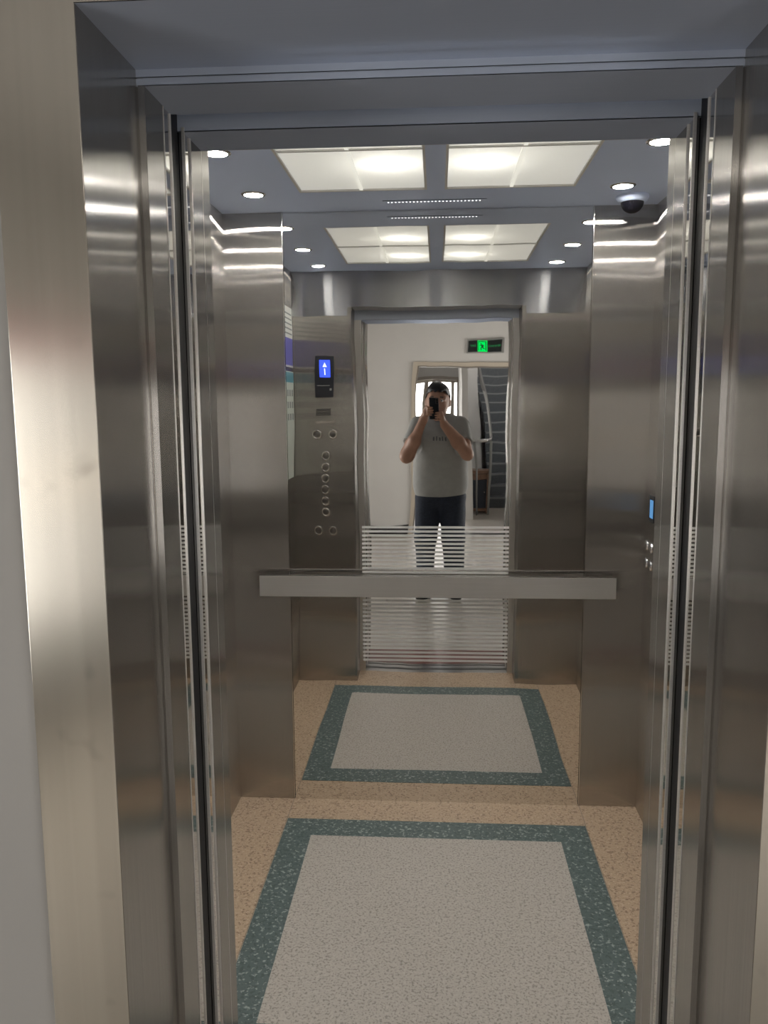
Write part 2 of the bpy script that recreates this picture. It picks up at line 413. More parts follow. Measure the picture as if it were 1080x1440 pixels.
# ------------------------------------------------------------------ mirror
mt = thing('mirror_panel', 'tall polished mirror panel in the middle of the rear wall, etched with fine stripes', 'mirror', (0, D, 0))
obj('mirror_sheet', boxes([(-MW, MW, D, D+.018, .0, H-.001)]), 'mirror', mt)
bm = bmesh.new()
n_str = 34
for i in range(n_str):
    z = 1.151 - i*.01645
    box(bm, -.291, .287, D-.0006, D+.0003, z-.0088, z)
obj('etched_stripes', bm, 'etched', mt)['label'] = 'frosted horizontal stripes etched on the mirror'

# ------------------------------------------------------------------ handrail
hr = thing('handrail', 'flat brushed steel handrail bar running across the mirror', 'handrail', (0, D, .92))
bm = bmesh.new()
box(bm, -.692, .692, D-.072, D-.067, .8805, .9625, bevel=.0015)
obj('front_plate', bm, 'rail', hr)
bm = bmesh.new()
box(bm, -.692, .692, D-.067, D-.045, .957, .9622); box(bm, -.692, .692, D-.067, D-.045, .881, .886)
box(bm, -.692, -.687, D-.067, D-.045, .886, .957); box(bm, .687, .692, D-.067, D-.045, .886, .957)
obj('return_lip', bm, 'rail_top', hr)
for x in (-.62, .62):
    bm = bmesh.new()
    cyl(bm, (x, D-.067, .92), .011, .067, 'Y', 20); cyl(bm, (x, D-.004, .92), .028, .004, 'Y', 28)
    obj('bracket', bm, 'chrome', hr, True)

# ------------------------------------------------------------------ ceiling lights
for s, side in ((-1, 'left'), (1, 'right')):
    x0, x1 = (LX0, LX1) if s > 0 else (-LX1, -LX0)
    w = x1-x0
    t = thing('ceiling_light', 'square frosted ceiling light panel %s of the dark middle strip' % side, 'ceiling light', ((x0+x1)/2, (LY0+LY1)/2, H), 'frosted ceiling light panels')
    zt = H+.10
    obj('housing', boxes([(x0-.004, x1+.004, LY0-.004, LY1+.004, zt, zt+.006), (x0-.006, x0, LY0, LY1, H+.02, zt), (x1, x1+.006, LY0, LY1, H+.02, zt),
                          (x0, x1, LY0-.006, LY0, H+.02, zt), (x0, x1, LY1, LY1+.006, H+.02, zt)]), 'white_box', t)
    obj('diffuser', boxes([(x0, x1, LY0, LY1, H+.006, H+.009)]), 'diff', t)
    xm, ym = x0 + w*.5 + s*.005, 2.437
    obj('divider', boxes([(xm-.006, xm+.006, LY0, LY1, H+.001, H+.006)]), 'rib', t)
    obj('divider', boxes([(x0, x1, ym-.004, ym+.004, H+.0005, H+.0055)]), 'divider', t)
    obj('frame', boxes([(x0, x0+.008, LY0, LY1, H, H+.006), (x1-.008, x1, LY0, LY1, H, H+.006), (x0+.008, x1-.008, LY0, LY0+.008, H, H+.006), (x0+.008, x1-.008, LY1-.008, LY1, H, H+.006)]), 'divider', t)
    for y in (2.16, 2.60):
        xc = s*.150
        obj('lamp', boxes([(xc-.05, xc+.05, y-.035, y+.035, H+.055, H+.060)]), 'led', t)

g = 'small round ceiling downlights'
rows = {1.941: 'nearest the lift door', 2.422: 'in the middle of its row', 2.90: 'nearest the mirror'}
for x, sd in ((-.628, 'left'), (.625, 'right')):
    for y, wh in rows.items():
        t = thing('downlight', 'glowing %s-side ceiling downlight, %s' % (sd, wh), 'downlight', (x, y, H), g)
        bm = bmesh.new(); lathe(bm, (x, y, H), [(.031, .001), (.033, .004), (.041, .003), (.043, 0)], 'Z', 36, flip=-1)
        obj('bezel', bm, 'chrome', t)
        bm = bmesh.new(); cyl(bm, (x, y, H-.0026), .0325, .002, 'Z', 36)
        obj('lens', bm, 'downlight', t)

# vent of small lit slots
t = thing('ceiling_vent', 'row of small bright vent slots in the lift ceiling near the mirror', 'vent', (-.005, 3.05, H))
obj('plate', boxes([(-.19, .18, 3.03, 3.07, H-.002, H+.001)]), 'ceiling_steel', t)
bm = bmesh.new()
for i in range(26):
    x = -.171 + i*.0131
    box(bm, x-.0026, x+.0026, 3.045, 3.054, H-.0026, H-.0018)
obj('slot', bm, 'slot', t)

# dome camera
t = thing('dome_camera', 'small black dome security camera under the lift ceiling by the mirror', 'security camera', (.69, 3.045, H))
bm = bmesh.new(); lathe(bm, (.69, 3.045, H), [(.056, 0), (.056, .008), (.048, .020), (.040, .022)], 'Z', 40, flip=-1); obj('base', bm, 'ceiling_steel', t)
bm = bmesh.new(); lathe(bm, (.69, 3.045, H-.019), [(.040*math.cos(a), .040*math.sin(a)) for a in [i*math.pi/24 for i in range(12)]] + [(0, .040)], 'Z', 40, flip=-1); obj('dome', bm, 'lens', t)

# ------------------------------------------------------------------ control panel on the front return (faces the mirror)
cp = thing('control_panel', 'lift control panel with bright blue display and round buttons, seen in the mirror', 'control panel', (-.64, YF, 1.05))
Y = YF
obj('faceplate', boxes([(-.806, -.476, Y, Y+.004, .02, 2.104)]), 'steel_back', cp)
Y += .004
dsp = obj('display', boxes([(-.678, -.577, Y, Y+.004, 1.663, 1.887)], .001), 'black', cp)
bm = boxes([(-.653, -.597, Y+.004, Y+.005, 1.772, 1.864)]); obj('screen', bm, 'screen', dsp)
bm = bmesh.new()
yy = Y+.0056
for p in [((-.636, yy, 1.826), (-.614, yy, 1.826), (-.625, yy, 1.850))]:
    bm.faces.new([bm.verts.new(q) for q in p])
box(bm, -.629, -.624, yy-.0005, yy, 1.785, 1.818)
obj('arrow', bm, 'glyph', dsp)
bm = boxes([(-.600, -.588, Y+.004, Y+.005, 1.700, 1.712), (-.668, -.60, Y+.004, Y+.0045, 1.7265, 1.7295)]); obj('mark', bm, 'sign_frame', dsp)
bm = bmesh.new()
for i in range(5): box(bm, -.675, -.592, Y, Y+.001, 1.562+i*.008, 1.566+i*.008)
obj('speaker_grille', bm, 'black', cp)
obj('name_plate', boxes([(-.676, -.572, Y, Y+.0015, 1.516, 1.53)]), 'edge', cp)
def button(bx, bz, par, ax='Y', y0=None, r=.0225):
    bm = bmesh.new()
    fl_ = 1
    c = (bx, y0, bz)
    lathe(bm, c, [(r*1.20, 0), (r*1.20, .004), (r*1.0, .0065), (r*.80, .004), (r*.76, .001)], 'Y', 32, flip=fl_)
    o = obj('button', bm, 'edge', par)
    bm = bmesh.new(); lathe(bm, c, [(r*.77, .0005), (r*.70, .0022), (0, .0026)], 'Y', 32, flip=fl_); obj('cap', bm, 'cap_steel', o)
for bx, bz in [(-.671, 1.453), (-.578, 1.453), (-.678, .900), (-.590, .900)] + [(-.621-.0012*i, 1.332-.0648*i) for i in range(6)]:
    button(bx, bz, cp, 'Y', Y)

# low control panel on the right wall
lp = thing('control_panel', 'low accessible control panel with small blue display on the right lift wall', 'control panel', (HW, 3.07, 1.1))
obj('faceplate', boxes([(HW-.003, HW, 3.025, 3.172, .93, 1.345)], .0008), 'steel_side', lp)
X = HW-.003
ds = obj('display', boxes([(X-.003, X, 3.045, 3.108, 1.185, 1.285)], .0008), 'black', lp)
obj('screen', boxes([(X-.004, X-.003, 3.055, 3.098, 1.20, 1.268)]), 'screen_soft', ds)
for yy in (3.066, 3.130):
    for zz in (1.088, 1.020):
        bm = bmesh.new(); lathe(bm, (X, yy, zz), [(.021, 0), (.021, .006), (.017, .009), (0, .010)], 'X', 32, flip=-1)
        obj('button', bm, 'chrome', lp)

# posters on the left wall, close to the front return
P1 = thing('poster', 'white notice with purple lower half high on the left lift wall, seen in the mirror', 'poster', (-HW, 1.9, 1.83), 'notices on the left lift wall')
bm = boxes([(-HW, -HW+.0015, 1.745, 2.06, 1.825, 2.15)])
for i in range(5): box(bm, -HW+.0015, -HW+.0022, 1.765, 2.03 - .03*(i % 3), 2.005+i*.026, 2.013+i*.026, 1)
obj('sheet', bm, ['paper', 'ink'], P1)
obj('purple_field', boxes([(-HW+.0015, -HW+.0022, 1.75, 2.055, 1.835, 1.985)]), 'purple', P1)
P2 = thing('poster', 'pale green notice with teal heading below the purple one on the left lift wall', 'poster', (-HW, 1.9, 1.21), 'notices on the left lift wall')
bm = boxes([(-HW, -HW+.0015, 1.75, 2.06, 1.215, 1.803)])
for i in range(3):
    for j in range(4): box(bm, -HW+.0015, -HW+.0022, 1.775+j*.065, 1.81+j*.065, 1.54+i*.065, 1.575+i*.065, 1)
obj('sheet', bm, ['paper_green', 'ink'], P2)
obj('heading', boxes([(-HW+.0015, -HW+.0022, 1.755, 2.055, 1.745, 1.798)]), 'teal', P2)

# ------------------------------------------------------------------ lobby (landing) shell
LXL, LXR, LBY, LH = -2.3, 2.4, -3.536, 2.85
FY = 1.07
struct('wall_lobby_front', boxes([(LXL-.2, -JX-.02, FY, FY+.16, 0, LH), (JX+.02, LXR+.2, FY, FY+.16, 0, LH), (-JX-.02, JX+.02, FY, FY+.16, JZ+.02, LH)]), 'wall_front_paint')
OX0, OX1, OZ = -.275, 1.75, 2.03
struct('wall_lobby_back', boxes([(LXL-.2, OX0, LBY-.2, LBY, 0, LH), (OX1, LXR+.2, LBY-.2, LBY, 0, LH), (OX0, OX1, LBY-.2, LBY, OZ, LH)]), 'wall')
WY0, WY1, WZ0, WZ1 = -3.3, -1.1, .50, 1.78
VY0, VY1, VZ0, VZ1 = -1.7, -.1, .55, 1.9
struct('wall_lobby_left', boxes([(LXL-.2, LXL, LBY, VY0, 0, LH), (LXL-.2, LXL, VY1, FY, 0, LH), (LXL-.2, LXL, VY0, VY1, 0, VZ0), (LXL-.2, LXL, VY0, VY1, VZ1, LH)]), 'wall_side')
struct('wall_lobby_right', boxes([(LXR, LXR+.2, LBY, WY0, 0, LH), (LXR, LXR+.2, WY1, FY, 0, LH), (LXR, LXR+.2, WY0, WY1, 0, WZ0), (LXR, LXR+.2, WY0, WY1, WZ1, LH)]), 'wall')
struct('floor_lobby', boxes([(LXL-.2, LXR+.2, LBY, 1.09, -.06, 0), (-1.6, 3.2, -10.5, LBY-.2, -.06, 0)]), 'lobby_floor')
struct('trim_16', boxes([(OX0, OX1, LBY-.2, LBY, -.06, .001)]), 'base')
struct('ceiling_lobby', boxes([(LXL-.2, LXR+.2, LBY-.2, FY+.16, LH, LH+.06)]), 'lobby_ceiling')
RW = (WY0, WY1, WZ0, WZ1)
for k, (x, s) in enumerate(((LXL, -1), (LXR, 1))):
    WY0, WY1, WZ0, WZ1 = (VY0, VY1, VZ0, VZ1) if s < 0 else RW
    bm = bmesh.new(); xa, xb = (x-.12, x-.06) if s < 0 else (x+.06, x+.12)
    for z in (WZ0, WZ1-.06): box(bm, xa, xb, WY0, WY1, z, z+.06)
    for i in range(4):
        y = WY0 + i*(WY1-WY0-.06)/3; box(bm, xa, xb, y, y+.06, WZ0+.06, WZ1-.06)
    struct('window_%d' % (k+1), bm, 'pvc')  # invented landing windows, out of view, to let daylight in
    struct('trim_%d' % (17+k), boxes([(x-.2, x+.03, WY0-.02, WY1+.02, WZ0-.03, WZ0)] if s < 0 else [(x-.03, x+.2, WY0-.02, WY1+.02, WZ0-.03, WZ0)]), 'pvc')
for x, s_, nm in ((LXL, 1, 'left'), (LXR, -1, 'right')):  # unseen banners added to throw a pink band into the steel
    t = thing('banner', 'red cloth banner hanging on the %s landing wall' % nm, 'banner', (x, (WY0+WY1)/2, 1.95), 'red banners in the landing')
    xa, xb = sorted((x+s_*.001, x+s_*.012))
    obj('cloth', boxes([(xa, xb, WY0-.05, WY1+.05, 1.83, 2.09)], .002), 'banner', t)
    obj('rod', boxes([(*sorted((x, x+s_*.02)), WY0-.08, WY1+.08, 2.09, 2.105)]), 'wood', t)
struct('trim_23', boxes([(LXL, LXL+.025, LBY+.02, VY0-.08, 1.04, 1.33)], .004), 'guard')  # unseen cream board added for a warm band in the steel's reflections
struct('baseboard_back', boxes([(LXL, OX0-.055, LBY, LBY+.012, 0, .125), (OX1+.055, LXR, LBY, LBY+.012, 0, .125)]), 'base')
struct('baseboard_left', boxes([(LXL, LXL+.012, LBY+.012, FY, 0, .125)]), 'base')
struct('baseboard_right', boxes([(LXR-.012, LXR, LBY+.012, FY, 0, .125)]), 'base')
# casing of the opening behind the photographer
cs = struct('trim_19', boxes([(OX0-.05, OX0, LBY, LBY+.02, 0, OZ+.05), (OX1, OX1+.05, LBY, LBY+.02, 0, OZ+.05), (OX0, OX1, LBY, LBY+.02, OZ, OZ+.05)]), 'frame_beige')
obj('lining', boxes([(OX0-.002, OX0+.012, LBY-.2, LBY+.001, 0, OZ), (OX1-.012, OX1+.002, LBY-.2, LBY+.001, 0, OZ), (OX0, OX1, LBY-.2, LBY+.001, OZ-.012, OZ+.002)]), 'frame_dark', cs)

# hall behind the opening: corridor on the left, stairs on the right
VY = lambda v: 2*D - v               # distance seen in the mirror -> world y
PY = VY(11.2)
struct('wall_partition', boxes([(.335, .452, VY(13.9), PY, 0, 2.85)]), 'wall')
struct('wall_corridor_left', boxes([(-1.3, -1.2, -10.5, -6.0, 0, 2.85), (-1.3, -1.2, -4.9, LBY-.2, 0, 2.85), (-1.3, -1.2, -6.0, -4.9, 0, .9), (-1.3, -1.2, -6.0, -4.9, 2.05, 2.85)]), 'wall')
struct('window_4', boxes([(-1.29, -1.24, -6.0, -5.94, .9, 2.05), (-1.29, -1.24, -4.96, -4.9, .9, 2.05), (-1.29, -1.24, -5.94, -4.96, .9, .96), (-1.29, -1.24, -5.94, -4.96, 1.99, 2.05)]), 'pvc')  # corridor window added out of view to brighten the hall
FD = VY(13.9)
struct('wall_corridor_back', boxes([(-1.3, -.50, FD-.12, FD, 0, 2.85), (.345, .47, FD-.12, FD, 0, 2.85), (-.50, .345, FD-.12, FD, 1.95, 2.85)]), 'wall_dim')
struct('trim_20', boxes([(-.55, -.50, FD, FD+.02, 0, 2.0), (.30, .345, FD, FD+.02, 0, 2.0), (-.50, .30, FD, FD+.02, 1.95, 2.0)]), 'frame_dark')
struct('wall_stair_back', boxes([(.452, 2.6, VY(16.6)-.1, VY(16.6), 0, 5.6)]), 'wall_dim')
struct('wall_stair_right', boxes([(2.3, 2.4, VY(16.6), LBY-.2, 0, 5.6)]), 'wall_dim')
struct('wall_stair_left', boxes([(.452, .53, VY(16.6), VY(13.9)-.13, 0, 5.6), (.335, .452, VY(13.9), PY, 2.91, 5.6)]), 'wall_dim')
struct('wall_stair_screen', boxes([(.452, .70, VY(13.4)-.05, VY(13.4), 0, 5.6)]), 'wall_dim')
struct('ceiling_hall', boxes([(-1.3, .452, -10.5, LBY-.2, 2.85, 2.91), (.3, 2.5, VY(16.6)-.1, LBY-.2, 5.6, 5.66), (.452, 2.4, -4.6, LBY-.2, 2.85, 2.91)]), 'lobby_ceiling')
# far room window
RY = VY(16.4)
bm = boxes([(-1.3, .47, RY-.1, RY, 0, .35), (-1.3, .47, RY-.1, RY, 2.2, 2.85), (-1.3, -.9, RY-.1, RY, .35, 2.2), (.42, .47, RY-.1, RY, .35, 2.2)])
struct('wall_room_back', bm, 'wall')
struct('wall_room_right', boxes([(.452, .47, RY, FD-.12, 0, 2.85)]), 'wall')
bm = bmesh.new()
for x, w in ((-.9, .06), (-.30, .10), (-.02, .05), (.24, .07), (.36, .06)): box(bm, x, x+w, RY-.09, RY-.03, .35, 2.2)
for z in (.35, 1.95, 2.14): box(bm, -.9, .42, RY-.085, RY-.035, z, z+.06)
struct('window_3', bm, 'frame_beige')

# stairs
ST0 = VY(12.36); run, rise = .27, .16
bm = bmesh.new()
for k in range(16):
    y1 = ST0 - run*k
    box(bm, .80, 2.3, y1-run, y1, 0 if k == 0 else rise*k-.10, rise*(k+1))
stc = struct('stairs', bm, 'stair')
bm = bmesh.new()
for k in range(16):
    y1 = ST0 - run*k
    box(bm, .80, 2.3, y1-.022, y1+.004, rise*(k+1)-.022, rise*(k+1)+.002)
obj('nosing', bm, 'nosing', stc)
t = thing('stair_railing', 'grey stair railing sloping up beside the dark stairs, seen in the mirror', 'railing', (.77, VY(11.75), 0))
A = Vector((.765, VY(11.6), 1.09)); B = Vector((.765, VY(14.3), 2.17))
bm = bmesh.new(); tube(bm, [A+Vector((-.26, .02, -.005)), A+Vector((-.08, .02, 0)), A+Vector((-.02, .01, .004)), A+(B-A)*.03, A+(B-A)*.5, B, B+(B-A)*.3], .024, 14)
obj('rail', bm, 'chrome', t)
bm = bmesh.new(); tube(bm, [A+Vector((0, -.01, -1.088)), A+Vector((0, -.01, -.01))], .02, 12); obj('post', bm, 'sign_frame', t)
bm = bmesh.new(); tube(bm, [A+Vector((-.24, .02, -1.088)), A+Vector((-.24, .02, -.01))], .014, 12); obj('post', bm, 'sign_frame', t)
struct('trim_21', boxes([(.785, .80, ST0-run*2, ST0+.06, 0, .46)]), 'stair')

# small wooden cabinet by the stairs
CY0 = VY(11.75)
t = thing('cabinet', 'low red-brown wooden cabinet with dark blue front beside the stairs, seen in the mirror', 'cabinet', (.57, CY0, 0))
obj('body', boxes([(.43, .46, CY0-.3, CY0, 0, .60), (.735, .77, CY0-.3, CY0, 0, .60), (.46, .735, CY0-.3, CY0, .04, .08), (.46, .735, CY0-.3, CY0-.28, .08, .60)]), 'wood', t)
obj('top', boxes([(.42, .78, CY0-.31, CY0+.015, .60, .645)], .003), 'wood', t)
obj('drawer', boxes([(.465, .73, CY0-.26, CY0+.004, .515, .592)], .002), 'wood', t)
dr = obj('door', boxes([(.465, .73, CY0-.02, CY0-.002, .085, .505)], .002), 'navy_dark', t)
bm = bmesh.new(); cyl(bm, (.69, CY0-.002, .32), .008, .015, 'Y', 16); obj('knob', bm, 'chrome', dr)

# emergency exit sign
sg = thing('exit_sign', 'green lit emergency exit sign above the doorway, seen in the mirror', 'exit sign', (.56, LBY, 2.275))
obj('housing', boxes([(.375, .755, LBY, LBY+.022, 2.193, 2.357)], .003), 'sign_frame', sg)
obj('panel', boxes([(.393, .737, LBY+.022, LBY+.024, 2.208, 2.342)]), 'sign_black', sg)
SY = LBY+.0245
put = lambda cx, cz: (lambda x, y, z: Vector((cx-x, SY+.0006+z*.3, cz+y)))
bm = boxes([(.510, .618, SY-.0005, SY, 2.210, 2.340)]); pic = obj('pictogram', bm, 'sign_green', sg)
bm = bmesh.new()
def seg2(a, b, w):
    a, b = Vector((a[0], 0, a[1])), Vector((b[0], 0, b[1])); d = (b-a).normalized(); n = Vector((-d.z, 0, d.x))*w
    o = Vector((.564, SY+.0008, 2.275))
    pts = [a+n, b+n, b-n, a-n]
    bm.faces.new([bm.verts.new(o+Vector((-q.x, 0, q.z))) for q in pts])
seg2((-.042, -.055), (-.042, .055), .004); seg2((-.042, .052), (.042, .052), .004); seg2((.042, -.055), (.042, .055), .004)
seg2((.004, .018), (-.008, -.012), .010); seg2((-.006, -.010), (.014, -.024), .006); seg2((.014, -.024), (.010, -.048), .005)
seg2((-.008, -.012), (-.018, -.028), .006); seg2((-.018, -.028), (-.034, -.030), .005); seg2((.006, .016), (.026, .004), .004); seg2((.002, .018), (-.018, .010), .004); seg2((-.018, .010), (-.024, -.004), .004)
seg2((.004, .028), (.016, .028), .0065)
obj('figure', bm, 'sign_black', pic)
bm = bmesh.new(); text_bm(bm, '安全出口', .027, put(.677, 2.277)); obj('lettering', bm, 'sign_text', sg)
bm = bmesh.new(); text_bm(bm, 'EXIT', .034, put(.452, 2.277)); obj('lettering', bm, 'sign_text', sg)

# ------------------------------------------------------------------ the photographer
def grid_mesh(fn_list, lo, hi, h):
    """smooth-union distance field -> one closed quad surface (surface nets)"""
    lo = np.array(lo); n = np.ceil((np.array(hi)-lo)/h).astype(int)+1
    xs = [lo[i]+h*np.arange(n[i]) for i in range(3)]
    F = np.full(n, 1.0, np.float32)
    for pr in fn_list:
        kind, k = pr[0], pr[-1]
        if kind == 'cut':
            Xg, Yg, Zg = np.meshgrid(*xs, indexing='ij', sparse=True)
            F = np.maximum(F, pr[1](Xg, Yg, Zg)); continue
        if kind == 'cone':
            a, b, ra, rb = np.array(pr[1]), np.array(pr[2]), pr[3], pr[4]
            bl, bh = np.minimum(a-ra, b-rb), np.maximum(a+ra, b+rb)
        else:
            c, r = np.array(pr[1]), np.array(pr[2]); bl, bh = c-r, c+r
        pad = max(k*1.5, .02)+2*h
        i0 = np.clip(np.floor((bl-pad-lo)/h).astype(int), 0, n-1); i1 = np.clip(np.ceil((bh+pad-lo)/h).astype(int)+1, 1, n)
        sl_ = tuple(slice(p, q) for p, q in zip(i0, i1))
        if any(p >= q for p, q in zip(i0, i1)): continue
        Xg, Yg, Zg = np.meshgrid(*[xs[i][sl_[i]] for i in range(3)], indexing='ij', sparse=True)
        if kind == 'cone':
            ab = b-a; L2 = ab@ab
            tt = np.clip(((Xg-a[0])*ab[0]+(Yg-a[1])*ab[1]+(Zg-a[2])*ab[2])/L2, 0, 1)
            dd = np.sqrt((Xg-a[0]-tt*ab[0])**2+(Yg-a[1]-tt*ab[1])**2+(Zg-a[2]-tt*ab[2])**2)-(ra+(rb-ra)*tt)
        else:
            q = np.sqrt(((Xg-c[0])/r[0])**2+((Yg-c[1])/r[1])**2+((Zg-c[2])/r[2])**2)
            dd = (q-1)*min(r)
        S = F[sl_]
        if k > 0:
            hh = np.clip(.5+.5*(S-dd)/k, 0, 1)
            F[sl_] = S+(dd-S)*hh - k*hh*(1-hh)
        else: F[sl_] = np.minimum(S, dd)
    F[0] = F[-1] = 1; F[:, 0] = F[:, -1] = 1; F[:, :, 0] = F[:, :, -1] = 1
    ins = F < 0
    c = [ins[i:ins.shape[0]-1+i, j:ins.shape[1]-1+j, k:ins.shape[2]-1+k] for i in (0, 1) for j in (0, 1) for k in (0, 1)]
    tot = sum(q.astype(np.int8) for q in c)
    act = (tot > 0) & (tot < 8)
    idx = np.full(act.shape, -1, np.int64); ai = np.argwhere(act); idx[act] = np.arange(len(ai))
    acc = np.zeros((len(ai), 3)); cnt = np.zeros(len(ai))
    offs = [(i, j, k) for i in (0, 1) for j in (0, 1) for k in (0, 1)]
    V = {o: F[ai[:, 0]+o[0], ai[:, 1]+o[1], ai[:, 2]+o[2]] for o in offs}
    for o in offs:
        for ax in range(3):
            if o[ax] == 0:
                p = list(o); p[ax] = 1; p = tuple(p)
                va, vb = V[o], V[p]; m = (va < 0) != (vb < 0)
                t_ = np.where(m, va/np.where(m, va-vb, 1), 0)
                pos = np.array(o, float)[None].repeat(len(ai), 0); pos[:, ax] += t_
                acc[m] += pos[m]; cnt[m] += 1
    P = lo + h*(ai+acc/cnt[:, None])
    faces = []
    for ax in range(3):
        a1, a2 = (ax+1) % 3, (ax+2) % 3
        s0 = [slice(1, -1)]*3; s0[ax] = slice(0, -1); s1 = list(s0); s1[ax] = slice(1, None)
        A_, B_ = ins[tuple(s0)], ins[tuple(s1)]
        e = np.argwhere(A_ != B_)
        st = np.array([1, 1, 1]); st[ax] = 0
        e2 = e+st
        fl = A_[e[:, 0], e[:, 1], e[:, 2]]
        d1 = np.zeros(3, int); d1[a1] = 1; d2 = np.zeros(3, int); d2[a2] = 1
        g_ = lambda q: idx[q[:, 0], q[:, 1], q[:, 2]]
        qd = np.stack([g_(e2-d1-d2), g_(e2-d2), g_(e2), g_(e2-d1)], 1)
        qd[~fl] = qd[~fl][:, ::-1]
        faces.append(qd)
    Fc = np.concatenate(faces); Fc = Fc[(Fc >= 0).all(1)]
    # light smoothing
    for _ in range(2):
        s = np.zeros_like(P); cn = np.zeros(len(P))
        for a_, b_ in ((0, 1), (1, 2), (2, 3), (3, 0)):
            np.add.at(s, Fc[:, a_], P[Fc[:, b_]]); np.add.at(cn, Fc[:, a_], 1)
        P = P*.6 + .4*s/np.maximum(cn, 1)[:, None]
    return P, Fc

def sdf_obj(name, prims, lo, hi, h, mat, parent):
    P, Fc = grid_mesh(prims, lo, hi, h)
    me = bpy.data.meshes.new(name)
    w = np.array(wloc(parent)) if parent is not None else np.zeros(3)
    me.from_pydata((P-w).tolist(), [], Fc.tolist()); me.update()
    for p in me.polygons: p.use_smooth = True
    me.materials.append(M[mat])
    o = bpy.data.objects.new(name, me); COL.objects.link(o)
    if parent is not None: o.parent = parent
    return o

BX, BY = .020, -.345
PH = Vector((CX, 0, CZ)) - CAM_ROT @ Vector((.031, .074, 0)) - fw*.0125     # phone centre; its lens sits at the camera
def L2W(x, y, z):      # phone local: x right, y up, z towards the lift
    return tuple(PH + CAM_ROT @ Vector((x, y, -z)))
sh = {-1: (BX-.185, BY-.005, 1.435), 1: (BX+.195, BY-.005, 1.435)}
el = {-1: (-.243, -.150, 1.205), 1: (.232, -.150, 1.215)}
wr = {-1: L2W(-.088, -.092, -.045), 1: L2W(.080, -.130, -.040)}
pal = {-1: L2W(-.066, -.032, -.016), 1: L2W(.060, -.066, -.014)}
HC = Vector((.004, -.305, 1.634)); HS = 1.155      # head centre and scale
def hp(p): return tuple(HC + (Vector(p)-Vector((.007, -.305, 1.672)))*HS)
HEAD_RAW = [
    ('ell', (.007, -.305, 1.672), (.076, .095, .114), .02), ('ell', (.007, -.278, 1.608), (.056, .068, .066), .04),
    ('ell', (.007, -.262, 1.560), (.026, .026, .022), .03), ('ell', (-.028, -.235, 1.622), (.022, .02, .025), .03), ('ell', (.042, -.235, 1.622), (.022, .02, .025), .03),
    ('cone', (.007, -.216, 1.668), (.007, -.200, 1.634), .007, .011, .012), ('ell', (-.003, -.208, 1.632), (.008, .009, .007), .006), ('ell', (.017, -.208, 1.632), (.008, .009, .007), .006),
    ('cone', (-.042, -.224, 1.690), (.056, -.224, 1.690), .008, .008, .02),
    ('ell', (.007-.080, -.312, 1.655), (.010, .022, .032), .01), ('ell', (.007+.080, -.312, 1.655), (.010, .022, .032), .01),
]
HEADP = [(q[0], hp(q[1]), hp(q[2]), q[3]*HS, q[4]*HS, q[5]) if q[0] == 'cone' else (q[0], hp(q[1]), tuple(r*HS for r in q[2]), q[3]) for q in HEAD_RAW]
body = [
    ('cone', (BX, BY, .95), (BX, BY, 1.18), .105, .10, .06), ('cone', (BX, BY, 1.18), (BX, BY-.005, 1.36), .10, .10, .06),
    ('cone', (BX-.06, BY-.01, 1.15), (BX-.06, BY-.01, 1.36), .085, .085, .06), ('cone', (BX+.06, BY-.01, 1.15), (BX+.06, BY-.01, 1.36), .085, .085, .06),
    ('cone', (BX-.15, BY-.005, 1.42), (BX+.15, BY-.005, 1.42), .055, .055, .05),
    ('cone', (BX-.01, BY+.0, 1.44), (.007, -.32, 1.57), .062, .058, .04),
    *HEADP,
]
for s in (-1, 1):
    lx = BX+.003+s*.10
    body += [('cone', sh[s], el[s], .054, .048, .05), ('cone', el[s], tuple((Vector(el[s])*.6+Vector(wr[s])*.4)), .050, .050, .03),
             ('cone', tuple((Vector(el[s])*.6+Vector(wr[s])*.4)), wr[s], .049, .032, .03),
             ('cone', (lx, BY+.005, .90), (lx+s*.012, BY+.01, .50), .088, .060, .05), ('cone', (lx+s*.012, BY+.01, .50), (lx+s*.025, BY-.01, .08), .058, .038, .03),
             ('cone', (lx+s*.025, BY-.01, .05), (lx+s*.04, BY+.15, .035), .035, .03, .02)]
    # hand: palm + five separate fingers closed on the phone
    body += [('cone', wr[s], pal[s], .028, .026, .02), ]
    yb = .012 if s < 0 else -.026
    body += [('cone', L2W(s*.060, yb-.004, -.004), L2W(s*.062, yb-.060, -.006), .014, .014, .02)]
    tipx = {-1: [-.014, -.008, -.010, -.020], 1: [.012, .006, .008, .018]}[s]
    for i in range(4):
        yy = yb - .0185*i; r = [.0082, .0084, .0080, .0070][i]
        k0 = L2W(s*.058, yy, .004); k1 = L2W(s*.047, yy-.002, .0185); k2 = L2W(s*.028, yy-.003, .0175 if s < 0 else .018); k3 = L2W(tipx[i], yy-.004, .0135)
        body += [('cone', k0, k1, r*1.12, r*1.05, .006), ('cone', k1, k2, r*1.02, r*.96, .003), ('cone', k2, k3, r*.95, r*.82, .003)]
    t0 = L2W(s*.060, yb-.050, -.018); t1 = L2W(s*.046, yb-.022, -.024); t2 = L2W(s*.026, yb-.004, -.0165)
    body += [('cone', t0, t1, .0135, .0105, .008), ('cone', t1, t2, .0102, .0085, .003)]
person = sdf_obj('person', body, (-.36, -.52, 0.0), (.36, .06, 1.82), .0052, 'skin', None)
person['label'] = 'person with short black hair taking a phone picture, seen in the mirror'
person['category'] = 'person'
